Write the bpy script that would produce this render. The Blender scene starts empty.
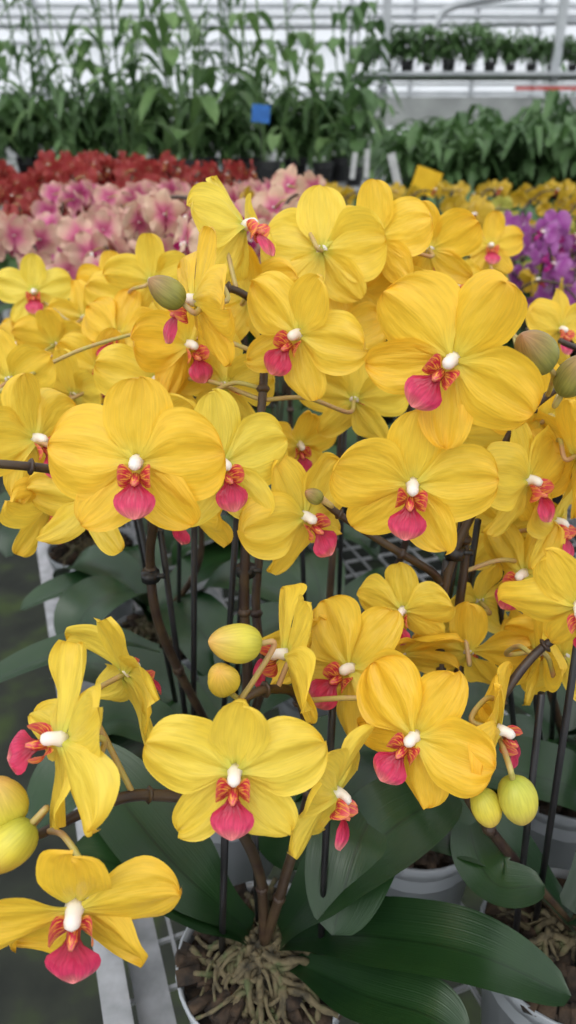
import bpy, math, random
from mathutils import Vector, Matrix, Euler
R = random.Random(7)
V = Vector
sc = bpy.context.scene
try:
    sc.view_settings.view_transform = 'Standard'
    sc.view_settings.look = 'None'
except Exception: pass

# ------------------------------------------------------------------ camera
CAMZ = 1.35
PITCH = math.radians(26)
cd = bpy.data.cameras.new('camera'); cam = bpy.data.objects.new('camera', cd)
sc.collection.objects.link(cam); sc.camera = cam
cam.location = (0, 0, CAMZ); cam.rotation_euler = (math.pi/2-PITCH, 0, 0)
cd.lens = 26; cd.sensor_width = 36; cd.clip_start = 0.01; cd.clip_end = 200
cd.dof.use_dof = True; cd.dof.focus_distance = 0.35; cd.dof.aperture_fstop = 10
# world coordinates in the greenhouse, millimetres from the datum point (-0.5, 0, 0.5)
def P(x, y, z): return V(((x-500)/1000, y/1000, (z+500)/1000))

# ------------------------------------------------------------------ materials
def newmat(name):
    m = bpy.data.materials.new(name); m.use_nodes = True
    nt = m.node_tree; nt.nodes.clear()
    return m, nt
def nd(nt, t, **k):
    n = nt.nodes.new(t)
    for a, b in k.items():
        if a.startswith('i_'):
            key = a[2:].replace('_', ' ')
            n.inputs[key].default_value = b
        else: setattr(n, a, b)
    return n
def ramp(nt, stops):
    n = nt.nodes.new('ShaderNodeValToRGB'); e = n.color_ramp.elements
    while len(e) < len(stops): e.new(0.5)
    for i, (p, c) in enumerate(stops):
        e[i].position = p; e[i].color = (c[0], c[1], c[2], 1)
    return n
def c4(c): return (c[0], c[1], c[2], 1)

def petal_mat(name, stops, alt=None, vein=0.12, vcol=None, transl=0.3, rough=0.45, vscale=(1.6, 18), bump=.2, wrinkle=0):
    m, nt = newmat(name); L = nt.links.new
    uv = nd(nt, 'ShaderNodeUVMap'); sep = nd(nt, 'ShaderNodeSeparateXYZ'); L(uv.outputs[0], sep.inputs[0])
    r1 = ramp(nt, stops); L(sep.outputs[0], r1.inputs[0]); col = r1.outputs[0]
    if alt:
        r2 = ramp(nt, alt); L(sep.outputs[0], r2.inputs[0])
        oi = nd(nt, 'ShaderNodeObjectInfo')
        mx = nd(nt, 'ShaderNodeMixRGB'); L(oi.outputs['Random'], mx.inputs[0]); L(col, mx.inputs[1]); L(r2.outputs[0], mx.inputs[2]); col = mx.outputs[0]
    mp = nd(nt, 'ShaderNodeMapping'); mp.inputs['Scale'].default_value = (vscale[0], vscale[1], 1); L(uv.outputs[0], mp.inputs[0])
    no = nd(nt, 'ShaderNodeTexNoise', i_Scale=2.0, i_Detail=2.0, i_Roughness=0.5); L(mp.outputs[0], no.inputs[0])
    vr = ramp(nt, [(0.35, (1, 1, 1)), (0.7, (1-vein,)*3)]); L(no.outputs[0], vr.inputs[0])
    mu = nd(nt, 'ShaderNodeMixRGB', blend_type='MULTIPLY'); mu.inputs[0].default_value = 1
    if vcol:
        mu.blend_type = 'MIX'; inv = ramp(nt, [(0.48, (0, 0, 0)), (0.58, (1, 1, 1))]); L(no.outputs[0], inv.inputs[0])
        L(inv.outputs[0], mu.inputs[0]); L(col, mu.inputs[1]); mu.inputs[2].default_value = c4(vcol)
    else:
        L(col, mu.inputs[1]); L(vr.outputs[0], mu.inputs[2])
    col = mu.outputs[0]
    bp = nd(nt, 'ShaderNodeBump', i_Strength=bump, i_Distance=0.0008); L(no.outputs[0], bp.inputs['Height'])
    nrm = bp.outputs[0]
    if wrinkle:
        m2 = nd(nt, 'ShaderNodeMapping'); m2.inputs['Scale'].default_value = (2.2, 5, 1); L(uv.outputs[0], m2.inputs[0])
        n2 = nd(nt, 'ShaderNodeTexNoise', i_Scale=1.6, i_Detail=1.0); L(m2.outputs[0], n2.inputs[0])
        b2 = nd(nt, 'ShaderNodeBump', i_Strength=wrinkle, i_Distance=0.004); L(n2.outputs[0], b2.inputs['Height']); L(nrm, b2.inputs['Normal']); nrm = b2.outputs[0]
    pr = nd(nt, 'ShaderNodeBsdfPrincipled', i_Roughness=rough); L(col, pr.inputs['Base Color']); L(nrm, pr.inputs['Normal'])
    pr.inputs['Specular IOR Level'].default_value = 0.4
    tr = nd(nt, 'ShaderNodeBsdfTranslucent'); L(col, tr.inputs[0])
    ms = nd(nt, 'ShaderNodeMixShader'); ms.inputs[0].default_value = transl
    L(pr.outputs[0], ms.inputs[1]); L(tr.outputs[0], ms.inputs[2])
    o = nd(nt, 'ShaderNodeOutputMaterial'); L(ms.outputs[0], o.inputs[0])
    return m

def noise_mat(name, c1, c2, scale=20, rough=0.5, metal=0, bump=0.0, detail=4, spec=0.5, c3=None, coord='Object', transl=0, leaf=False):
    m, nt = newmat(name); L = nt.links.new
    tc = nd(nt, 'ShaderNodeTexCoord')
    no = nd(nt, 'ShaderNodeTexNoise', i_Scale=float(scale), i_Detail=float(detail)); L(tc.outputs[coord], no.inputs[0])
    st = [(0.35, c1), (0.65, c2)]
    if c3: st = [(0.3, c1), (0.52, c2), (0.68, c3)]
    r = ramp(nt, st); L(no.outputs[0], r.inputs[0]); col = r.outputs[0]
    pr = nd(nt, 'ShaderNodeBsdfPrincipled', i_Roughness=rough, i_Metallic=float(metal))
    if leaf:   # midrib groove darkened in the colour, faint parallel veins as bump
        sep = nd(nt, 'ShaderNodeSeparateXYZ'); L(tc.outputs['UV'], sep.inputs[0])
        mr = ramp(nt, [(0.0, (1, 1, 1)), (0.475, (1, 1, 1)), (0.50, (.45, .5, .45)), (0.525, (1, 1, 1)), (1, (1.0, 1.0, 1.0))]); L(sep.outputs[1], mr.inputs[0])
        mm = nd(nt, 'ShaderNodeMixRGB', blend_type='MULTIPLY'); mm.inputs[0].default_value = 1; L(col, mm.inputs[1]); L(mr.outputs[0], mm.inputs[2]); col = mm.outputs[0]
        mp = nd(nt, 'ShaderNodeMapping'); mp.inputs['Scale'].default_value = (1, 30, 1); L(tc.outputs['UV'], mp.inputs[0])
        n2 = nd(nt, 'ShaderNodeTexNoise', i_Scale=1.5, i_Detail=1.0); L(mp.outputs[0], n2.inputs[0])
        b2 = nd(nt, 'ShaderNodeBump', i_Strength=.25, i_Distance=0.001); L(n2.outputs[0], b2.inputs['Height']); L(b2.outputs[0], pr.inputs['Normal'])
    L(col, pr.inputs['Base Color'])
    pr.inputs['Specular IOR Level'].default_value = spec
    if bump and not leaf:
        bp = nd(nt, 'ShaderNodeBump', i_Strength=bump, i_Distance=0.01); L(no.outputs[0], bp.inputs['Height']); L(bp.outputs[0], pr.inputs['Normal'])
    o = nd(nt, 'ShaderNodeOutputMaterial')
    if transl:
        tr = nd(nt, 'ShaderNodeBsdfTranslucent'); L(r.outputs[0], tr.inputs[0]); ms = nd(nt, 'ShaderNodeMixShader'); ms.inputs[0].default_value = transl
        L(pr.outputs[0], ms.inputs[1]); L(tr.outputs[0], ms.inputs[2]); L(ms.outputs[0], o.inputs[0])
    else: L(pr.outputs[0], o.inputs[0])
    return m

M_Y = petal_mat('yellow_petal', [(0, (0.60, 0.72, 0.14)), (0.2, (0.94, 0.78, 0.11)), (1, (0.98, 0.76, 0.09))],
                alt=[(0, (0.80, 0.70, 0.10)), (0.3, (0.97, 0.65, 0.05)), (1, (0.98, 0.58, 0.04))], vein=0.14, transl=.38, rough=.42, bump=.4, wrinkle=.35)
M_LIP = petal_mat('orchid_lip', [(0, (0.65, 0.14, 0.03)), (0.2, (0.26, 0.006, 0.012)), (0.42, (0.50, 0.015, 0.06)), (0.7, (0.76, 0.06, 0.16)), (1, (0.92, 0.30, 0.30))], vein=0.3, transl=0.2, rough=0.32, vscale=(1.5, 8), wrinkle=.3)  # coral tip, raised further so the colour carries the lip's pinker highlights
M_LIPS = petal_mat('orchid_lip_side', [(0, (0.45, 0.02, 0.03)), (0.5, (0.66, 0.03, 0.08)), (1, (0.85, 0.16, 0.18))], vcol=(0.92, 0.45, 0.08), transl=0.25, rough=0.4, vscale=(1, 7))
M_COL = noise_mat('orchid_column', (0.90, 0.86, 0.76), (0.92, 0.80, 0.74), 200, 0.4, transl=0.15)
M_BUD = petal_mat('orchid_bud', [(0, (0.45, 0.50, 0.06)), (0.5, (0.80, 0.64, 0.07)), (1, (0.80, 0.46, 0.10))],
                  alt=[(0, (0.36, 0.42, 0.06)), (0.5, (0.66, 0.60, 0.08)), (1, (0.66, 0.38, 0.12))], vein=0.2, transl=0.1)
M_BUDG = petal_mat('green_bud', [(0, (0.20, 0.24, 0.04)), (0.5, (0.32, 0.30, 0.07)), (1, (0.42, 0.20, 0.09))], vein=0.35, transl=0.1)
M_STEM = noise_mat('spike_stem', (0.026, 0.012, 0.010), (0.065, 0.04, 0.020), 60, 0.45)
M_PED = noise_mat('pedicel_stem', (0.44, 0.39, 0.10), (0.46, 0.27, 0.14), 80, 0.45)
M_STAKE = noise_mat('plant_stake', (0.005, 0.005, 0.006), (0.015, 0.013, 0.015), 40, 0.4)
M_LEAF = noise_mat('orchid_leaf', (0.006, 0.025, 0.007), (0.015, 0.046, 0.011), 14, 0.36, spec=0.5, leaf=True)
M_LEAF2 = noise_mat('orchid_leaf_far', (0.015, 0.05, 0.012), (0.04, 0.10, 0.025), 10, 0.45)
M_ROOT = noise_mat('aerial_root', (0.028, 0.024, 0.014), (0.12, 0.095, 0.05), 90, 0.85, c3=(0.065, 0.08, 0.03), bump=0.5)
M_BARK = noise_mat('bark_medium', (0.010, 0.007, 0.005), (0.06, 0.036, 0.020), 90, 0.9, bump=0.5)
M_POT = noise_mat('pot_plastic', (0.26, 0.28, 0.30), (0.38, 0.40, 0.43), 10, 0.3)
M_POTD = noise_mat('dark_pot', (0.012, 0.012, 0.013), (0.03, 0.03, 0.03), 10, 0.5)
M_GALV = noise_mat('galvanised_steel', (0.36, 0.37, 0.39), (0.56, 0.57, 0.60), 45, 0.42, metal=0.6)
M_TALL = noise_mat('cane_leaf', (0.05, 0.11, 0.035), (0.13, 0.24, 0.08), 3, 0.55, transl=0.3)  # green lightened so the leaf colour stands in for distance haze
M_TALL2 = noise_mat('broad_leaf', (0.07, 0.15, 0.04), (0.20, 0.32, 0.11), 3, 0.5, transl=0.3)
M_FLOOR = noise_mat('greenhouse_floor', (0.006, 0.008, 0.006), (0.018, 0.022, 0.014), 7, 0.85, c3=(0.035, 0.055, 0.012), detail=9, bump=0.5)
M_GREY = noise_mat('grey_panel', (0.26, 0.27, 0.27), (0.38, 0.39, 0.39), 4, 0.6)
M_PIPE = noise_mat('pipe_paint', (0.32, 0.34, 0.36), (0.46, 0.48, 0.50), 4, 0.4)
M_TRAP = noise_mat('sticky_trap', (0.80, 0.46, 0.01), (0.88, 0.54, 0.02), 30, 0.5)
M_BLUE = noise_mat('blue_tag', (0.01, 0.10, 0.35), (0.02, 0.15, 0.5), 30, 0.5)
M_WHITE = noise_mat('white_label', (0.4, 0.4, 0.4), (0.5, 0.5, 0.5), 30, 0.5)
M_RED = noise_mat('red_stripe', (0.4, 0.04, 0.03), (0.5, 0.06, 0.05), 30, 0.5)
def glazing(name, fac):
    m, nt = newmat(name); L = nt.links.new
    tp = nd(nt, 'ShaderNodeBsdfTransparent'); tr = nd(nt, 'ShaderNodeBsdfTranslucent'); df = nd(nt, 'ShaderNodeBsdfDiffuse')
    tr.inputs[0].default_value = (0.85, 0.87, 0.9, 1); df.inputs[0].default_value = (0.75, 0.77, 0.8, 1)
    a = nd(nt, 'ShaderNodeMixShader'); a.inputs[0].default_value = 0.5; L(tr.outputs[0], a.inputs[1]); L(df.outputs[0], a.inputs[2])
    b = nd(nt, 'ShaderNodeMixShader'); b.inputs[0].default_value = fac; L(tp.outputs[0], b.inputs[1]); L(a.outputs[0], b.inputs[2])
    o = nd(nt, 'ShaderNodeOutputMaterial'); L(b.outputs[0], o.inputs[0]); return m
M_GLZ = glazing('roof_film', 0.25)
M_GLW = glazing('wall_polycarbonate', 0.55)

# ------------------------------------------------------------------ mesh builder
class MB:
    def __init__(s): s.v = []; s.f = []; s.uv = []; s.m = []; s.mats = []
    def mi(s, mat):
        if mat not in s.mats: s.mats.append(mat)
        return s.mats.index(mat)
    def grid(s, fn, nu, nt, mat, T=None):
        b = len(s.v); k = s.mi(mat)
        for i in range(nu+1):
            for j in range(nt+1):
                p, uv = fn(i/nu, -1+2*j/nt)
                s.v.append(T @ p if T else p); s.uv.append(uv)
        for i in range(nu):
            for j in range(nt):
                a = b+i*(nt+1)+j
                s.f.append((a, a+1, a+nt+2, a+nt+1)); s.m.append(k)
    def tube(s, pts, rad, seg, mat, cap=True, T=None):
        n = len(pts); b = len(s.v); k = s.mi(mat)
        if not hasattr(rad, '__len__'): rad = [rad]*n
        tan = [(pts[min(i+1, n-1)]-pts[max(i-1, 0)]).normalized() for i in range(n)]
        a = V((0, 0, 1)) if abs(tan[0].z) < .9 else V((1, 0, 0))
        nrm = tan[0].cross(a).normalized()
        for i in range(n):
            nrm = (nrm-tan[i]*nrm.dot(tan[i])).normalized(); bn = tan[i].cross(nrm)
            for j in range(seg):
                t = 2*math.pi*j/seg
                p = pts[i]+(nrm*math.cos(t)+bn*math.sin(t))*rad[i]
                s.v.append(T @ p if T else p); s.uv.append((i/(n-1), j/seg))
        for i in range(n-1):
            for j in range(seg):
                j2 = (j+1) % seg
                s.f.append((b+i*seg+j, b+i*seg+j2, b+(i+1)*seg+j2, b+(i+1)*seg+j)); s.m.append(k)
        if cap:
            s.f.append(tuple(b+j for j in range(seg))[::-1]); s.m.append(k)
            s.f.append(tuple(b+(n-1)*seg+j for j in range(seg))); s.m.append(k)
    def box(s, lo, hi, mat, T=None):
        b = len(s.v); k = s.mi(mat)
        for x in (lo[0], hi[0]):
            for y in (lo[1], hi[1]):
                for z in (lo[2], hi[2]):
                    p = V((x, y, z)); s.v.append(T @ p if T else p); s.uv.append((0.5, 0.5))
        for q in ((0, 1, 3, 2), (4, 6, 7, 5), (0, 4, 5, 1), (2, 3, 7, 6), (0, 2, 6, 4), (1, 5, 7, 3)):
            s.f.append(tuple(b+i for i in q)); s.m.append(k)
    def mesh(s, name, smooth=True):
        me = bpy.data.meshes.new(name); me.from_pydata([tuple(p) for p in s.v], [], s.f)
        for m in s.mats: me.materials.append(m)
        me.polygons.foreach_set('material_index', s.m)
        if smooth: me.polygons.foreach_set('use_smooth', [True]*len(me.polygons))
        ul = me.uv_layers.new(name='UVMap')
        li = [0]*len(me.loops); me.loops.foreach_get('vertex_index', li)
        flat = []
        for i in li: flat += [s.uv[i][0], s.uv[i][1]]
        ul.data.foreach_set('uv', flat); me.update(); return me
    def obj(s, name, parent=None, smooth=True):
        return link(name, s.mesh(name, smooth), parent)
def link(name, me, parent=None, mw=None):
    o = bpy.data.objects.new(name, me); sc.collection.objects.link(o)
    if mw is not None: o.matrix_world = mw
    if parent:
        o.parent = parent
        o.matrix_parent_inverse = Matrix.Translation(-parent.location)
    return o
def catmull(P, n=6):
    P = [V(p) for p in P]; Q = [P[0]*2-P[1]]+P+[P[-1]*2-P[-2]]; out = []
    for i in range(1, len(Q)-2):
        p0, p1, p2, p3 = Q[i-1], Q[i], Q[i+1], Q[i+2]
        for k in range(n):
            t = k/n
            out.append(0.5*((2*p1)+(p2-p0)*t+(2*p0-5*p1+4*p2-p3)*t*t+(3*p1-p0-3*p2+p3)*t**3))
    out.append(P[-1]); return out
def sstep(a, b, x):
    x = max(0, min(1, (x-a)/(b-a))); return x*x*(3-2*x)

# ------------------------------------------------------------------ orchid flower (faces -Y, dorsal sepal +Z)
def add_petal(mb, mat, L, Wd, ang, tilt=0, bend=.1, cup=.0, ruf=.0, ph=0, claw=.4, skew=.2, yoff=0, nu=14, nt=10, T=None, cx=0, tw=0):
    Rt = Matrix.Rotation(math.radians(ang), 4, 'Y') @ Matrix.Rotation(math.radians(tilt), 4, 'X') @ Matrix.Rotation(math.radians(tw), 4, 'Z')
    if T: Rt = T @ Rt
    def fn(u, t):
        s = (1-math.cos(math.pi*u))/2
        hw = Wd/2*max(0, math.sin(math.pi*u))**.85*(1+skew*(s-.5))*(claw+(1-claw)*sstep(0, .42, s))
        x = t*hw+cx*L*s*(1-s)*2
        y = yoff+bend*L*s*s+cup*hw*t*t*2+ruf*L*math.sin(2.6*t+ph)*s+ruf*.6*L*math.sin(7*s+ph*2)*abs(t)*t
        y += ruf*.5*L*math.sin(t*8+ph*3)*s
        y += ruf*.6*L*math.sin(s*9+t*3+ph)*t*t*s
        y += 0.04*L*math.exp(-(t*5)**2)*(1-s*.5)
        return V((x, y, s*L)), (s, t*.5+.5)
    mb.grid(fn, nu, nt, mat, Rt)

def add_lip(mb, mlip, mside, mcol, nu=14, nt=10, T=None, k=1.0):
    def mid(u, t):
        s = (1-math.cos(math.pi*u))/2
        prof = .25*sstep(0, .05, s)+.75*sstep(.18, .58, s)
        tip = math.sqrt(max(0, 1-max(0, (s-.60)/.40)**2.1))
        hw = .0092*k*prof*tip
        z = -.0050-.0180*k*(s**1.15)
        y = -.0035-.0125*math.sin(min(s*1.25, 1)*1.5)+.0025*s**3+.42*hw*t*t+.0016*math.exp(-(t*4)**2)*sstep(.3, .6, s)
        return V((t*hw, y, z)), (s, t*.5+.5)
    mb.grid(mid, nu, nt, mlip, T)
    for sg in (-1, 1):
        def side(u, t, sg=sg):
            s = (1-math.cos(math.pi*u))/2
            hw = .0054*k*math.sin(math.pi*u)**.6*(.6+.4*sstep(0, .4, s))
            x = sg*(.0010+.0060*math.sin(s*1.7)*k); z = -.0068+.0024*s*k+t*hw
            y = -.0030-.0072*s*s-.002*s+.35*hw*t*t
            return V((x, y, z)), (s, t*.5+.5)
        mb.grid(side, 8, 8, mside, T)
    pts = [V((0, .001, .0)), V((0, -.002, .0007)), V((0, -.0038, .0006)), V((0, -.0054, -.0001)), V((0, -.0066, -.0012)), V((0, -.0070, -.0024))]
    mb.tube(pts, [.0036*k, .0029*k, .0027*k, .0029*k, .0025*k, .0010*k], 12, mcol, T=T)
    mb.tube([V((0, -.004, -.005)), V((0, -.008, -.0078)), V((0, -.0115, -.0078))], [.0016, .0022, .0008], 8, mside, T=T)

def flower_mesh(name, seed, M=(M_Y, M_LIP, M_LIPS, M_COL), pw=.042, dw=.028, lw=.026, fold=0, L=.039, swp=0, rf=.055, bd=0, lk=1.0):
    r = random.Random(seed); mb = MB(); q = lambda a: r.uniform(-a, a)
    add_petal(mb, M[0], L*.96, dw, q(6), tilt=8+fold+q(8), bend=.12+bd+q(.15), cup=.12+q(.16), ruf=rf*.8, ph=q(3), yoff=.0015, claw=.5, skew=.15, nu=16)
    for sg in (-1, 1):
        add_petal(mb, M[0], L*.97, lw, sg*(138+q(7)), tilt=4+fold+q(8), bend=.14+bd+q(.16), cup=.12+q(.2), ruf=rf, ph=q(3), yoff=.0012, claw=.5, skew=.0, cx=sg*.08, tw=q(14), nu=16)
        add_petal(mb, M[0], L*1.02, pw, sg*(79+swp+q(6)), tilt=4+fold*1.2+q(8), bend=.08+bd+q(.18), cup=.08+q(.16), ruf=rf, ph=q(3), yoff=-.0012, claw=.3, skew=.25, nu=20, nt=18, tw=q(12))
    add_lip(mb, M[1], M[2], M[3], k=lk)
    return mb.mesh(name)
YV = [flower_mesh('yellow_flower_mesh', 0, pw=.044, dw=.031, lw=.027, rf=.05),
      flower_mesh('yellow_flower_mesh', 1, pw=.040),
      flower_mesh('yellow_flower_mesh', 2, pw=.035, dw=.025, lw=.023, swp=-4, rf=.08),
      flower_mesh('yellow_flower_mesh', 3, pw=.038, fold=-12, rf=.07),
      flower_mesh('yellow_flower_mesh', 14, pw=.041, dw=.030, fold=4, L=.041, rf=.065),
      flower_mesh('yellow_flower_mesh', 5, pw=.036, dw=.025, fold=-20, rf=.07),
      flower_mesh('yellow_flower_mesh', 6, pw=.032, dw=.028, lw=.021, fold=4, swp=8, rf=.08, lk=1.15),
      flower_mesh('yellow_flower_mesh', 7, pw=.038, dw=.026, lw=.024, swp=-6, rf=.08, bd=.08),
      flower_mesh('yellow_flower_mesh', 18, pw=.037, dw=.025, lw=.022, swp=-2, rf=.09, bd=.15),
      flower_mesh('yellow_flower_mesh', 19, pw=.039, dw=.028, lw=.025, fold=-6, rf=.085, bd=-.1)]

def bud_mesh(name, mat, n=14, m=12, lobes=3):
    mb = MB()
    def fn(u, t):
        th = math.pi*u; ph = math.pi*t
        r = math.sin(th)**.9*(1+.11*abs(math.cos(ph*lobes/2))-.07)*(1-.25*u)
        return V((r*math.cos(ph), r*math.sin(ph), -1.15*math.cos(th)+.2*u**6)), (u, .5+.5*t)
    mb.grid(fn, n, m*2, mat); return mb.mesh(name)
BUDY = bud_mesh('yellow_bud_mesh', M_BUD); BUDG = bud_mesh('green_bud_mesh', M_BUDG)

def add_leaf(mb, P, width, mat, fold=.18, n=10, nt=6, twist=0, up=V((0, 0, 1))):
    C = catmull(P, n); N = len(C)-1
    def fn(u, t):
        i = min(int(u*N), N-1); f = u*N-i; c = C[i].lerp(C[i+1], f); tg = (C[i+1]-C[i]).normalized()
        sd = tg.cross(up).normalized(); nn = sd.cross(tg).normalized()
        sd = (Matrix.Rotation(twist*u, 3, tg) @ sd); nn = (Matrix.Rotation(twist*u, 3, tg) @ nn)
        w = width/2*(.38+.62*sstep(0, .45, u))*(max(0, 1-max(0, (u-.55)/.45)**2.4))**.5
        return c+sd*t*w+nn*(abs(t)**1.4*fold*w*1.4 - .0008*math.cos(t*1.5)+math.sin(u*9)*w*.05), (u, t*.5+.5)
    mb.grid(fn, N*1, nt, mat)

# ------------------------------------------------------------------ pot
def add_pot(mb, x, y, z0, z1, r, mat, seg=28, bark=True):
    prof = [(r*.78, z0), (r*.96, z1-.012), (r*1.0, z1-.011), (r*1.03, z1), (r*1.0, z1+.001), (r*.96, z1-.006), (r*.94, z1-.03)]
    b = len(mb.v); k = mb.mi(mat)
    for pr, pz in prof:
        for j in range(seg):
            t = 2*math.pi*j/seg; mb.v.append(V((x+pr*math.cos(t), y+pr*math.sin(t), pz))); mb.uv.append((0, 0))
    for i in range(len(prof)-1):
        for j in range(seg):
            j2 = (j+1) % seg; mb.f.append((b+i*seg+j, b+i*seg+j2, b+(i+1)*seg+j2, b+(i+1)*seg+j)); mb.m.append(k)
    mb.f.append(tuple(b+j for j in range(seg))[::-1]); mb.m.append(k)
    if bark:
        def fn(u, t):
            a = math.pi*t; rr = u*r*.95
            return V((x+rr*math.cos(a), y+rr*math.sin(a), z1-.010+.005*math.sin(rr*400+a*5)*math.cos(a*7))), (u, t)
        mb.grid(fn, 5, 20, M_BARK)

POTZ0, POTZ1 = .772, .88
plants = {}
def plant(key, x, y, r=.056, leaves=5, seed=0, nroots=34):
    e = bpy.data.objects.new('yellow_orchid_plant', None); e.location = (x, y, POTZ0); sc.collection.objects.link(e)
    bpy.context.view_layer.update()
    rr = random.Random(seed)
    mb = MB(); add_pot(mb, x, y, POTZ0, POTZ1, r, M_POT)
    for i in range(110):   # bark chips
        a = rr.uniform(0, 6.28); q = r*.9*rr.random()**.5; k = rr.uniform(.5, 1.1)
        T = Matrix.Translation((x+q*math.cos(a), y+q*math.sin(a), POTZ1-.005+rr.uniform(0, .009))) @ Euler((rr.uniform(-.7, .7), rr.uniform(-.7, .7), a)).to_matrix().to_4x4()
        mb.box((-.008*k, -.005*k, -.0025), (.008*k, .005*k, .0025), M_BARK, T)
    mb.obj('pot', e, True)
    mb = MB()
    for i in range(nroots):
        a = rr.uniform(0, 6.28); L = rr.uniform(.02, .060); w = rr.uniform(-1.6, 1.6)
        pts = [V((x+rr.uniform(-.010, .010), y+rr.uniform(-.010, .010), POTZ1+rr.uniform(.002, .018)))]
        nseg = 5
        for k in range(1, nseg+1):
            a += w*.45+rr.uniform(-.6, .6)
            q = pts[-1]+V((math.cos(a), math.sin(a), 0))*L/nseg
            q.z = POTZ1+(1-k/nseg)*rr.uniform(.002, .018)+rr.uniform(-.002, .006)
            pts.append(q)
        C = catmull(pts, 4); r0 = rr.uniform(.0014, .0030)
        mb.tube(C, [r0*(1+.18*math.sin(j*1.7+i))*(1-.35*j/len(C)) for j in range(len(C))], 7, M_ROOT)
    mb.obj('roots', e)
    if leaves:
        mb = MB()
        for i in range(leaves):
            a = 6.28*i/leaves+rr.uniform(-.3, .3)+seed; L = rr.uniform(.11, .17); h = rr.uniform(.02, .06)
            d = V((math.cos(a), math.sin(a), 0))
            b = V((x, y, POTZ1+.02+.004*i))
            add_leaf(mb, [b, b+d*L*.35+V((0, 0, h)), b+d*L*.75+V((0, 0, h*1.1)), b+d*L+V((0, 0, h*.4))], rr.uniform(.05, .065), M_LEAF)
        mb.obj('leaves', e)
    plants[key] = e; return e

spikes = []
def spike(key, pts, r0=.0034, r1=.002, n=8, base=None):
    pts = ([base] if base is not None else [])+[P(*p) for p in pts]
    C = catmull(pts, n); mb = MB(); N = len(C)
    mb.tube(C, [r0+(r1-r0)*i/(N-1) for i in range(N)], 9, M_STEM)
    for i in range(6, N-2, 9):
        mb.tube([C[i]-(C[i+1]-C[i])*.3, C[i], C[i]+(C[i+1]-C[i])*.3], [r0*.9, r0*1.25, r0*.9], 8, M_STEM)
    mb.obj('flower_spike', plants[key]); spikes.append((key, C))
def nearest(p, lowest=.4):
    best = None
    for key, C in spikes:
        for i in range(int(len(C)*lowest), len(C)):
            d = (C[i]-p).length+max(0, C[i].z-p.z)*.2
            if best is None or d < best[0]: best = (d, key, C[i])
    return best
def flower(p, yaw=0, pitch=10, roll=0, s=1, var=0):
    Rm = Matrix.Rotation(math.radians(yaw), 4, 'Z') @ Matrix.Rotation(math.radians(-pitch), 4, 'X') @ Matrix.Rotation(math.radians(roll), 4, 'Y')
    d, key, q = nearest(p)
    link('flower', YV[var], plants[key], Matrix.Translation(p) @ Rm @ Matrix.Scale(s*.95, 4))
    back = (Rm @ V((0, 1, 0))).to_3d(); L = min(.02, d*.4)
    mb = MB(); a = p+back*.0005
    mid = (a+back*L*1.2).lerp(q, .5)+V((0, 0, .006))
    mb.tube(catmull([a, a+back*L, mid, q], 6), .0014, 7, M_PED); mb.obj('pedicel', plants[key])
def bud(p, r, d=(0, 0, 1), green=False):
    d = V(d).normalized(); k = V((0, 0, 1)).rotation_difference(d).to_matrix().to_4x4()
    dist, key, q = nearest(p)
    link('bud', BUDG if green else BUDY, plants[key], Matrix.Translation(p) @ k @ Matrix.Scale(r, 4))
    a = p-d*r*1.1
    mb = MB(); mb.tube(catmull([a, a-d*.008, a.lerp(q, .6)-d*.004, q], 6), .0014, 7, M_PED); mb.obj('bud_pedicel', plants[key])

# ------------------------------------------------------------------ front plants (pot positions on the bench, metres)
POTS = {'A': (-.015, .304, 0), 'B': (.10, .425, 5), 'C': (.185, .315, 3), 'D': (-.055, .47, 5), 'E': (.04, .60, 6), 'F': (.235, .47, 5),
        'G': (.34, .36, 4), 'H': (-.14, .66, 5), 'I': (.0, .78, 6), 'J': (.19, .68, 6), 'K': (.36, .58, 5), 'L': (-.26, .86, 5)}
for i, (k, (x, y, n)) in enumerate(POTS.items()): plant(k, x, y, leaves=n, seed=i+1, nroots=120 if k == 'A' else 40)
def B(k): return V((POTS[k][0], POTS[k][1], .895))

spike('A', [(483, 295, 474), (468, 260, 561), (437, 245, 588), (415, 235, 591), (395, 223, 589), (379, 217, 587)], base=B('A'))
spike('A', [(498, 293, 469), (512, 289, 552), (506, 291, 603), (491, 278, 621), (478, 268, 623)], base=B('A'))
spike('D', [(473, 370, 537), (474, 373, 610), (477, 390, 668), (485, 415, 720), (485, 435, 762), (473, 432, 778), (454, 424, 783)], base=B('D'))
spike('D', [(420, 395, 565), (416, 392, 626), (424, 380, 672), (409, 349, 698), (387, 319, 717), (367, 306, 725)], base=B('D'))
spike('D', [(481, 378, 530), (480, 389, 599), (484, 408, 659), (467, 388, 687), (452, 362, 680)], base=B('D'))
spike('B', [(592, 354, 550), (588, 359, 605), (595, 368, 646), (612, 376, 686), (625, 381, 719), (654, 383, 746)], base=B('B'))
spike('B', [(603, 358, 547), (601, 367, 599), (603, 379, 647), (590, 386, 706), (582, 391, 739)], base=B('B')+V((.006, 0, 0)))
spike('B', [(589, 366, 614), (584, 362, 633), (558, 351, 656), (527, 350, 678), (515, 350, 690)], r0=.0026, r1=.0018)
spike('B', [(571, 323, 532), (562, 325, 582), (544, 324, 603), (532, 336, 604)], base=B('B'))
spike('F', [(670, 411, 553), (660, 400, 622), (655, 404, 674), (654, 400, 713)], base=B('F'))
spike('C', [(603, 306, 519), (604, 305, 564), (609, 299, 597), (629, 310, 620), (651, 309, 639)], base=B('C'))
spike('E', [(535, 525, 512), (541, 543, 639), (545, 544, 733), (537, 545, 781), (508, 531, 799)], base=B('E'))
spike('E', [(594, 540, 542), (594, 540, 657), (580, 537, 741), (568, 545, 781)], base=B('E'))
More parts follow.
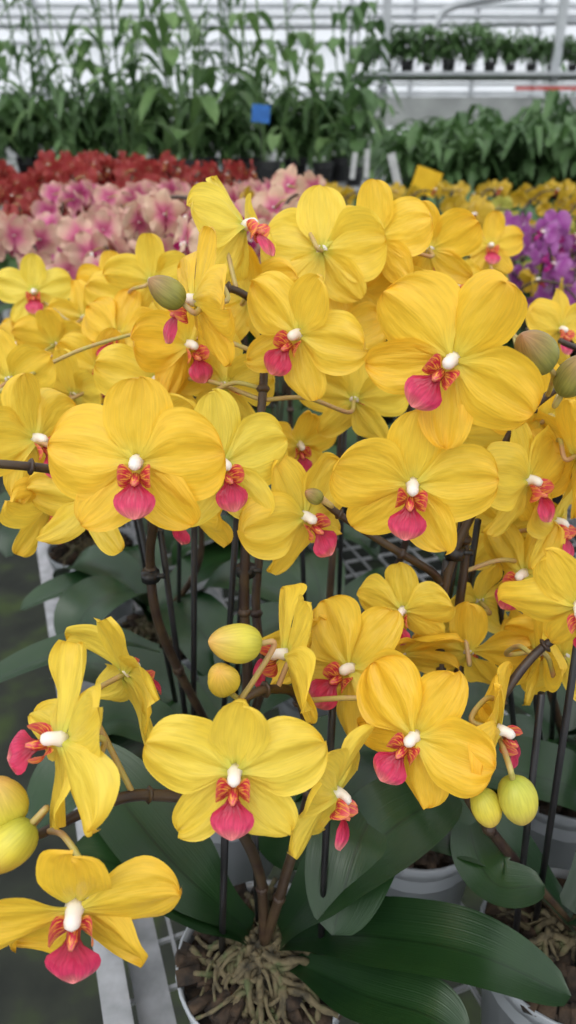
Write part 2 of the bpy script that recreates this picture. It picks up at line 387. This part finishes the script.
spike('H', [(366, 627, 492), (377, 617, 610), (380, 593, 698), (368, 591, 738)], base=B('H'))
spike('H', [(414, 627, 492), (413, 617, 610), (411, 554, 708), (399, 544, 733)], base=B('H'))
spike('L', [(229, 833, 460), (240, 820, 593), (248, 805, 676), (235, 779, 713)], base=B('L'))
spike('I', [(502, 771, 514), (502, 753, 614), (492, 725, 694), (483, 721, 732)], base=B('I'))
spike('J', [(706, 661, 562), (713, 656, 644), (703, 624, 715), (721, 611, 734)], base=B('J'))
spike('K', [(778, 554, 572), (744, 534, 667), (712, 514, 718), (684, 500, 735)], base=B('K'))

# blooms: x y z (mm from datum), yaw, pitch, roll, size, variant
FL = [(436, 290, 732, 4, 12, 2, 1.0, 0), (468, 332, 714, 30, 10, 4, .98, 1), (505, 401, 761, -30, 5, 22, 1.02, 2), (570, 312, 770, -26, 0, 34, 1.03, 4),
      (558, 316, 710, -6, -2, 6, 1.04, 1), (509, 345, 679, 42, 4, -18, .98, 7), (452, 379, 783, -66, 5, 6, 1, 3), (476, 449, 812, 66, 22, 16, 1, 5),
      (521, 480, 795, 170, -10, 0, 1.05, 0), (556, 499, 800, 150, 0, 10, .95, 1), (364, 377, 710, 58, 10, 0, 1.0, 9), (253, 741, 727, 10, 15, 0, 1, 2),
      (230, 738, 676, -30, 10, 0, .95, 7), (307, 710, 708, 160, 0, 10, 1, 2), (284, 694, 677, 30, 5, 0, 1, 7), (397, 580, 762, 170, 5, 0, .95, 8),
      (371, 562, 725, -20, 20, 10, 1, 7), (418, 449, 722, 14, 15, 0, 1.0, 2), (440, 449, 744, 40, 5, 0, 1, 9), (344, 523, 690, 150, 10, 0, 1, 8),
      (358, 550, 701, 20, 10, 20, .95, 2), (461, 448, 719, 150, 5, 0, 1, 2), (424, 416, 700, 165, 10, 20, .95, 7), (292, 659, 695, 175, 10, 0, 1, 7),
      (365, 379, 669, 60, -10, 10, .9, 2), (444, 360, 677, -40, -20, 0, .85, 7), (393, 362, 680, 170, -20, 0, .9, 8), (574, 515, 766, 150, 20, 0, 1.05, 3),
      (542, 515, 766, 170, 0, 0, .95, 7), (543, 463, 705, 165, 5, 0, .95, 2), (719, 845, 758, 0, 20, 0, 1.0, 2), (658, 723, 736, 20, 20, 0, .9, 7),
      (630, 367, 690, 45, 10, 0, 1, 7), (656, 384, 656, 50, 5, 20, .95, 2), (636, 291, 659, -14, -14, -30, .95, 8), (637, 371, 629, -45, 5, 10, .95, 5),
      (649, 410, 710, 150, 5, 10, 1.05, 7), (661, 382, 699, 110, 10, 0, 1.0, 3), (635, 409, 638, 160, 0, 10, .95, 2), (721, 604, 720, 30, 10, 10, .9, 7),
      (644, 433, 689, 170, 10, 0, 1, 8), (479, 217, 630, 0, 14, 2, .98, 2), (557, 256, 612, -34, 14, 20, .98, 7), (408, 229, 636, -60, 26, 34, 1.05, 9),
      (422, 285, 625, 134, 10, 0, 1.02, 8), (418, 189, 588, 4, -2, 4, 1.06, 6), (522, 245, 589, 56, -6, 40, .95, 9), (532, 310, 608, -38, 25, 20, 1.05, 7),
      (517, 342, 593, 165, 15, 0, .95, 8), (600, 269, 604, 66, -5, -10, .92, 3), (605, 351, 588, 172, 10, 0, .92, 2), (564, 342, 593, 195, 30, 30, .98, 7),
      (498, 289, 633, -80, 5, 15, .98, 3), (562, 337, 626, -30, 0, -10, .75, 3), (643, 343, 595, 100, 0, 10, .9, 3),
      (332, 721, 732, -10, 10, 0, 1, 9), (363, 656, 734, 30, 15, 10, .95, 8), (534, 480, 740, 20, 5, 0, .9, 7), (619, 389, 599, 200, 10, 0, .85, 8),
      (596, 527, 790, 175, 10, 20, .9, 8), (308, 531, 684, 40, 0, 0, .95, 1), (312, 489, 711, 170, 10, 10, 1, 2), (476, 471, 767, 165, 0, 10, .95, 9),
      (657, 342, 593, 150, 10, 0, .95, 7), (508, 469, 672, 20, -10, 0, .8, 2)]
for f in FL: flower(P(*f[:3]), *f[3:])
for p, r, d, g in (((477, 271, 653), .0102, (-.7, -.3, .25), 0), ((471, 264, 638), .0083, (-.1, -.5, .8), 0), ((443, 360, 790), .008, (-.6, -.2, .5), 1),
                   ((614, 338, 767), .0105, (-.5, -.3, .5), 1), ((635, 343, 754), .0092, (.2, -.3, .8), 1), ((385, 218, 613), .0100, (-.1, -.1, 1), 0),
                   ((389, 207, 601), .0100, (-.4, -.3, -.3), 0), ((591, 246, 579), .008, (.3, -.2, -.8), 0), ((604, 244, 586), .0100, (.3, -.2, -1), 0),
                   ((513, 336, 695), .0045, (-.6, -.3, .5), 1)):
    bud(P(*p), r, d, bool(g))

def leafset(key, items):
    mb = MB()
    for pts, w in items: add_leaf(mb, [P(*p) for p in pts], w, M_LEAF, nt=10)
    mb.obj('leaf_fan', plants[key])
leafset('A', [([(495, 308, 398), (526, 313, 443), (562, 320, 479), (606, 345, 485)], .062), ([(498, 306, 395), (544, 292, 421), (599, 272, 438), (661, 257, 419)], .048),
              ([(475, 312, 396), (438, 320, 434), (397, 347, 466), (359, 380, 489)], .055), ([(475, 310, 394), (450, 313, 419), (414, 314, 445), (367, 314, 468)], .05),
              ([(501, 298, 388), (537, 271, 402), (573, 247, 422), (598, 234, 418)], .04)])
leafset('D', [([(396, 490, 486), (360, 477, 506), (317, 464, 501), (259, 444, 483)], .036), ([(433, 421, 436), (405, 423, 463), (368, 427, 470), (326, 406, 451)], .045)])
leafset('L', [([(340, 682, 423), (302, 670, 444), (266, 648, 445), (228, 631, 432)], .04)])
leafset('C', [([(620, 364, 456), (614, 314, 468), (623, 291, 467), (649, 291, 467)], .035)])

def stake(key, a, b, r=.0021):
    mb = MB(); mb.tube([V((a[0], a[1], .85)), P(*b)], r, 8, M_STAKE); mb.obj('stake', plants[key])
for k, a, b in (('A', (-.045, .31), (469, 272, 563)), ('A', (.02, .30), (523, 299, 597)), ('A', (-.02, .33), (481, 301, 509)), ('D', (-.05, .48), (478, 415, 708)),
                ('D', (-.08, .47), (424, 391, 647)), ('D', (-.09, .50), (401, 435, 647)), ('D', (-.06, .46), (471, 404, 674)), ('D', (-.08, .45), (443, 408, 659)),
                ('E', (.02, .59), (509, 514, 626)), ('B', (.10, .43), (601, 384, 657)), ('B', (.09, .41), (590, 366, 641)), ('B', (.075, .43), (565, 381, 605)),
                ('B', (.12, .44), (613, 393, 653)), ('F', (.22, .45), (641, 392, 626)), ('C', (.17, .33), (641, 296, 636)), ('C', (.19, .30), (643, 268, 623)),
                ('F', (.23, .48), (662, 383, 631)), ('H', (-.14, .67), (355, 591, 648)), ('H', (-.12, .66), (409, 569, 602)), ('E', (.05, .61), (543, 534, 667)), ('F', (.20, .46), (632, 389, 599)),
                ('C', (.15, .31), (630, 300, 600)), ('B', (.13, .41), (620, 330, 590)), ('B', (.08, .40), (560, 345, 570))):
    stake(k, a, b)
for key, p in (('B', P(595, 368, 645)), ('D', P(475, 380, 626)), ('D', P(416, 389, 617))):
    mb = MB(); mb.tube([p-V((0, 0, .003)), p+V((0, 0, .003))], .0058, 12, M_STAKE); mb.tube([p, p+V((.009, -.004, .002))], .0016, 6, M_STAKE); mb.obj('stake_clip', plants[key])

# ------------------------------------------------------------------ bench
ang = math.radians(20.5)
RAIL = V((-.114, .325, 0)); DIR = V((-math.sin(ang), math.cos(ang), 0)); SIDE = V((math.cos(ang), math.sin(ang), 0))
TB = Matrix(((SIDE.x, DIR.x, 0, RAIL.x), (SIDE.y, DIR.y, 0, RAIL.y), (0, 0, 1, 0), (0, 0, 0, 1)))
mb = MB()
y0, y1, wd = -.7, 2.75, 2.2
mb.box((-.020, y0, .770), (0.0, y1, .800), M_GALV, TB); mb.box((0.004, y0, .762), (.03, y1, .768), M_GALV, TB)
mb.box((wd, y0, .755), (wd+.022, y1, .800), M_GALV, TB); mb.box((-.022, y1, .755), (wd, y1+.02, .8), M_GALV, TB); mb.box((-.022, y0-.02, .755), (wd, y0, .8), M_GALV, TB)
x = .04
while x < wd: mb.box((x, y0, .764), (x+.003, y1, .767), M_GALV, TB); x += .03
y = y0
while y < y1: mb.box((0, y, .760), (wd, y+.003, .764), M_GALV, TB); y += .04
for yy in (-.5, .8, 1.7, 2.65):
    mb.box((0, yy, .72), (wd, yy+.03, .76), M_GALV, TB)
    for xx in (.25, wd-.25): mb.box((xx, yy, 0), (xx+.04, yy+.04, .72), M_GALV, TB)
mb.obj('greenhouse_bench', smooth=False)

# ------------------------------------------------------------------ background orchid plants
def bg_set(nm, stops, lipc, n=2, dens=9, alt=None, vcol=None, h=.36, fs=1.0):
    mp = petal_mat(nm+'_petal', stops, alt=alt, vein=.15, vcol=vcol)
    ml = petal_mat(nm+'_lip', [(0, lipc), (1, lipc)]); res = []
    for v in range(n):
        r = random.Random(len(nm)*31+v); mb = MB()
        add_pot(mb, 0, 0, 0, .108, .056, M_POTD, seg=16)
        for i in range(6):
            a = i*1.05+r.random(); L = r.uniform(.12, .19); b = V((0, 0, .115)); d = V((math.cos(a), math.sin(a), 0)); hh = r.uniform(.03, .07)
            add_leaf(mb, [b, b+d*L*.4+V((0, 0, hh)), b+d*L+V((0, 0, hh*.6))], .055, M_LEAF2, n=4, nt=4)
        for sp in range(3):
            a = sp*2.1+r.uniform(-.5, .5)-1.2; d = V((math.cos(a), math.sin(a), 0)); H = h+r.uniform(-.07, .07)
            Q = catmull([V((0, 0, .11)), d*.03+V((0, 0, .11+H*.6)), d*.06+V((0, 0, .11+H*.95)), d*.12+V((0, 0, .11+H)), d*.17+V((0, 0, .11+H*.88))], 6)
            mb.tube(Q, .0024, 6, M_STEM)
            for k in range(dens):
                c = Q[int(len(Q)*(.38+.60*k/dens))]; sg = 1 if k % 2 else -1
                sd = V((-d.y, d.x, 0))*sg
                p = c+sd*.028+V((0, 0, r.uniform(-.02, .012)))
                yaw = math.atan2(d.x+sd.x*.5, -(d.y+sd.y*.5)-.6)+r.uniform(-.6, .6)
                T = Matrix.Translation(p) @ Matrix.Rotation(yaw, 4, 'Z') @ Matrix.Rotation(-r.uniform(-.3, .5), 4, 'X') @ Matrix.Rotation(r.uniform(-.5, .5), 4, 'Y') @ Matrix.Scale(fs*r.uniform(.70, .95), 4)
                ru = .09; fo = r.uniform(-30, 8)
                add_petal(mb, mp, .034, .025, 0, bend=.15, tilt=fo, ruf=ru, ph=r.uniform(0, 6), nu=6, nt=4, T=T, yoff=.001)
                for s2 in (-1, 1):
                    add_petal(mb, mp, .034, .024, s2*135, bend=.15, tilt=fo, ruf=ru, ph=r.uniform(0, 6), nu=6, nt=4, T=T, yoff=.001)
                    add_petal(mb, mp, .037, .036, s2*78, bend=.12, tilt=fo, ruf=ru, ph=r.uniform(0, 6), nu=6, nt=6, T=T, yoff=-.001)
                add_lip(mb, ml, ml, M_COL, 6, 4, T=T)
                mb.tube([c, (c+p)/2+V((0, 0, .004)), p+(T.to_3x3() @ V((0, .002, 0)))], .0014, 5, M_PED)
        res.append(mb.mesh(nm))
    return res
S_PINK = bg_set('pink_orchid_plant', [(0, (.60, .06, .22)), (.28, (.74, .24, .32)), (.55, (.80, .58, .36)), (.85, (.80, .62, .42)), (1, (.72, .36, .32))], (.42, .02, .14), alt=[(0, (.50, .03, .20)), (.45, (.66, .12, .34)), (.75, (.74, .36, .38)), (1, (.80, .56, .40))], n=3, fs=1.12)
S_RED = bg_set('red_orchid_plant', [(0, (.5, .14, .08)), (.5, (.36, .035, .04)), (1, (.42, .07, .05))], (.6, .25, .1), n=2)
S_PUR = bg_set('purple_orchid_plant', [(0, (.7, .45, .72)), (.4, (.38, .07, .36)), (1, (.48, .18, .46))], (.4, .01, .2))
S_YEL = bg_set('small_yellow_orchid_plant', [(0, (.6, .38, .02)), (1, (.66, .44, .04))], (.4, .05, .03), dens=3)
S_GRN = bg_set('lime_orchid_plant', [(0, (.60, .62, .15)), (1, (.62, .58, .12))], (.5, .05, .08), dens=4)
def put(sets, x, y, z=POTZ0-.003, s=1, rz=None):
    me = R.choice(sets)
    return link(me.name.split('.')[0], me, None, Matrix.Translation((x, y, z)) @ Matrix.Rotation(R.uniform(-.6, .6) if rz is None else rz, 4, 'Z') @ Matrix.Scale(s, 4))

def cane_mesh(seed, canes=7, H=.95, lw=.028, ll=.17, mat=None, step=1, spread=.22, nm='cane_orchid_plant'):
    mat = mat or M_TALL
    r = random.Random(seed); mb = MB()
    add_pot(mb, 0, 0, 0, .11, .06, M_POTD, seg=14)
    for c in range(canes):
        a = r.uniform(0, 6.28); d = V((math.cos(a), math.sin(a), 0)); h = H*r.uniform(.5, 1.15); ln = r.uniform(.05, spread)
        Q = catmull([d*.03+V((0, 0, .09)), d*(.03+ln*.4)+V((0, 0, .11+h*.5)), d*(.03+ln)+V((0, 0, .11+h))], 8)
        mb.tube(Q, .005, 5, mat)
        for k in range(2, len(Q), step):
            a2 = a+k*2.4+r.uniform(-.5, .5); e = V((math.cos(a2), math.sin(a2), 0)); L = ll*r.uniform(.6, 1.3); b = Q[k]; dr = r.uniform(-.35, .35)
            add_leaf(mb, [b, b+e*L*.45+V((0, 0, L*.35)), b+e*L*.9+V((0, 0, L*dr))], lw*r.uniform(.7, 1.2), mat, n=3, nt=2)
    return mb.mesh(nm)
CN = [cane_mesh(1, 4, .85, .030, .17, step=2), cane_mesh(2, 5, 1.0, .040, .2, step=2), cane_mesh(3, 4, .75, .07, .22, M_TALL2, 3), cane_mesh(4, 4, .95, .055, .28, M_TALL2, 3, .35), cane_mesh(8, 4, .8, .085, .24, M_TALL, 3, .3)]
LOW = [cane_mesh(5, 9, .22, .035, .17, nm='leafy_orchid_plant'), cane_mesh(6, 10, .26, .03, .18, nm='leafy_orchid_plant')]

i = 0; yy = .66
while yy < 2.65:
    xx = .12+(.09 if i % 2 else 0)
    while xx < wd-.1:
        p = TB @ V((xx+R.uniform(-.015, .015), yy+R.uniform(-.015, .015), 0))
        xx += .19
        if p.y < 1.0 and abs(p.x) < .45: continue
        if abs(p.x) > .25+.62*p.y: continue
        if p.x < -.02 and p.y < 1.8: put(S_PINK, p.x, p.y, s=1.0)
        elif p.x < -.2 and p.y < 2.6: put(S_RED, p.x, p.y, s=1.05)
        elif p.x > .33 and p.y < 1.5: put(S_PUR, p.x, p.y, s=.93)
        elif p.y < 1.7 and p.x >= -.02: put(R.choice([S_GRN, S_YEL]), p.x, p.y, s=.92)
        elif p.y < 2.3 and p.x >= -.02 and R.random() < .6: put(S_YEL, p.x, p.y, s=.9)
        else: link('leafy_orchid_plant', R.choice(LOW), None, Matrix.Translation((p.x, p.y, .769)) @ Matrix.Rotation(R.uniform(0, 6), 4, 'Z'))
    yy += .175; i += 1

# ------------------------------------------------------------------ raised shelf with tall cane plants
mb = MB()
mb.box((-3.2, 3.75, 1.17), (.50, 4.75, 1.20), M_GALV)
for xx in (-3.1, -1.9, -.7, .4):
    for yy in (3.8, 4.65): mb.box((xx, yy, 0), (xx+.05, yy+.05, 1.17), M_GALV)
mb.obj('plant_shelf', smooth=False)
for row, yy in enumerate((3.9, 4.25, 4.6)):
    xx = -2.7+row*.13
    while xx < .40:
        m = R.choice(CN)
        link('cane_orchid_plant', m, None, Matrix.Translation((xx, yy+R.uniform(-.05, .05), 1.20)) @ Matrix.Rotation(R.uniform(0, 6), 4, 'Z') @ Matrix.Scale(R.uniform(.75, 1.1), 4))
        xx += R.uniform(.26, .42)
xx = -2.6
while xx < .45:
    link('foliage_pot_plant', R.choice(LOW), None, Matrix.Translation((xx, 4.42, 1.20)) @ Matrix.Rotation(R.uniform(0, 6), 4, 'Z') @ Matrix.Scale(1.1, 4)); xx += .24
for nm, lx, ly, zc, mt, w2, h2, ti in (('plant_label', .30, 3.73, 1.29, M_WHITE, .012, .055, .1), ('plant_label', .36, 3.73, 1.30, M_WHITE, .012, .06, 0), ('plant_label', .49, 3.735, 1.27, M_WHITE, .018, .075, -.3), ('blue_tag', -.12, 3.72, 1.50, M_BLUE, .04, .035, .1)):
    mb = MB(); T = Matrix.Translation((lx, ly, zc)) @ Matrix.Rotation(ti, 4, 'Y')
    mb.box((-w2, -.002, -h2), (w2, .002, h2), mt, T)
    mb.tube([V((lx, ly+.004, zc)), V((lx, ly+.03, 1.19))], .003, 5, M_STAKE)
    mb.obj(nm, smooth=False)
mb = MB(); mb.box((.85, 4.9, .90), (3.6, 6.1, .93), M_GALV)
for xx in (.95, 2.2, 3.5):
    for yy in (4.95, 6.0): mb.box((xx, yy, 0), (xx+.05, yy+.05, .9), M_GALV)
mb.obj('rear_bench', smooth=False)
for yy in (5.0, 5.35, 5.7, 6.0):
    xx = .95
    while xx < 3.5:
        link('arching_foliage_plant', R.choice(LOW), None, Matrix.Translation((xx, yy, .93)) @ Matrix.Rotation(R.uniform(0, 6), 4, 'Z') @ Matrix.Scale(R.uniform(1.2, 1.7), 4)); xx += .26
mb = MB()
mb.box((.5, 6.4, 1.52), (4.2, 6.44, 1.72), M_GREY); mb.box((.5, 6.38, 1.86), (4.2, 6.9, 1.885), M_PIPE); mb.box((.5, 6.40, 1.36), (4.2, 6.43, 1.46), M_GREY)
mb.box((.5, 6.36, 1.79), (4.2, 6.38, 1.81), M_PIPE); mb.box((1.7, 6.35, 1.76), (2.3, 6.37, 1.785), M_RED)
for xx in (.7, 2.0, 3.4): mb.box((xx, 6.5, 0), (xx+.06, 6.56, 2.4), M_PIPE)
mb.obj('hanging_rail_shelf', smooth=False)
xx = .6
while xx < 4.1:
    link('young_orchid_plant', R.choice(LOW), None, Matrix.Translation((xx, 6.65, 1.885)) @ Matrix.Rotation(R.uniform(0, 6), 4, 'Z') @ Matrix.Scale(R.uniform(.5, .9), 4)); xx += .16
p = V((.444, 2.60, 1.262))
mb = MB(); T = Matrix.Translation(p) @ Matrix.Rotation(.3, 4, 'Y') @ Matrix.Rotation(.2, 4, 'Z')
mb.box((-.045, -.001, -.038), (.045, .001, .038), M_TRAP, T); mb.tube([p+V((0, .003, .03)), V((p.x, p.y+.003, .78))], .003, 6, M_STAKE)
mb.obj('yellow_sticky_trap', smooth=False)

# ------------------------------------------------------------------ greenhouse shell
mb = MB(); mb.box((-8, -4, -.1), (8, 14, 0), M_FLOOR); mb.obj('floor', smooth=False)
mb = MB(); mb.box((-8, 14, 0), (8, 14.02, 5), M_GLW)
mb.obj('wall_back', smooth=False)
mb = MB(); mb.box((-8.02, -4, 0), (-8, 14, 5), M_GLW); mb.obj('wall_left', smooth=False)
mb = MB(); mb.box((8, -4, 0), (8.02, 14, 5), M_GLW); mb.obj('wall_right', smooth=False)
mb = MB()
for k in range(-8, 9):
    mb.box((k-.03, 13.9, 0), (k+.03, 14, 5), M_PIPE)
for z in (1.0, 2.2, 2.9, 3.4): mb.box((-8, 13.88, z-.03), (8, 13.96, z+.03), M_PIPE)
mb.box((-8, 13.7, 0), (8, 13.88, 1.6), M_GREY)
mb.obj('trim_1', smooth=False)
xx = -4
while xx < 5:
    link('potted_shrub', CN[2] if R.random() < .5 else CN[0], None, Matrix.Translation((xx, 9.5+R.uniform(-.3, .3), 0)) @ Matrix.Rotation(R.uniform(0, 6), 4, 'Z') @ Matrix.Scale(R.uniform(1.9, 2.4), 4)); xx += .4
def arch(x): return 3.1+1.9*math.cos(x/8*math.pi/2)
mb = MB(); k = mb.mi(M_GLZ); n = 24
for i in range(n+1):
    x = -8+16*i/n
    for y in (-4, 14): mb.v.append(V((x, y, arch(x)+.06))); mb.uv.append((0, 0))
for i in range(n): mb.f.append((2*i, 2*i+1, 2*i+3, 2*i+2)); mb.m.append(k)
mb.obj('ceiling')
mb = MB()
for y in [j*1.5-3 for j in range(12)]:
    mb.tube([V((-8+16*i/n, y, arch(-8+16*i/n))) for i in range(n+1)], .03, 6, M_PIPE)
for y in (6, 9, 12):
    mb.tube([V((-8, y, 3.0)), V((8, y, 3.0))], .03, 6, M_PIPE)
for x in (-4, 0, 4): mb.tube([V((x, -4, arch(x)-.03)), V((x, 14, arch(x)-.03))], .02, 6, M_PIPE)
mb.tube(catmull([V((.9, 8, 1.95)), V((1.3, 8, 2.35)), V((2.2, 8, 2.62)), V((8, 8, 2.9))], 6), .035, 6, M_PIPE)
mb.tube(catmull([V((-8, 8.3, 2.45)), V((1.0, 8.3, 2.42)), V((8, 8.3, 2.6))], 6), .03, 6, M_PIPE)
mb.obj('roof_frame')

# ------------------------------------------------------------------ light
w = bpy.data.worlds.new('sky'); sc.world = w; w.use_nodes = True
bg = w.node_tree.nodes['Background']; bg.inputs[0].default_value = (.94, .97, 1.0, 1); bg.inputs[1].default_value = 1.35
sd = bpy.data.lights.new('sun', 'SUN'); sd.energy = 2.1; sd.angle = math.radians(45); sd.color = (1, .99, .96)
so = bpy.data.objects.new('sun', sd); sc.collection.objects.link(so); so.rotation_euler = (math.radians(30), math.radians(-15), 0)
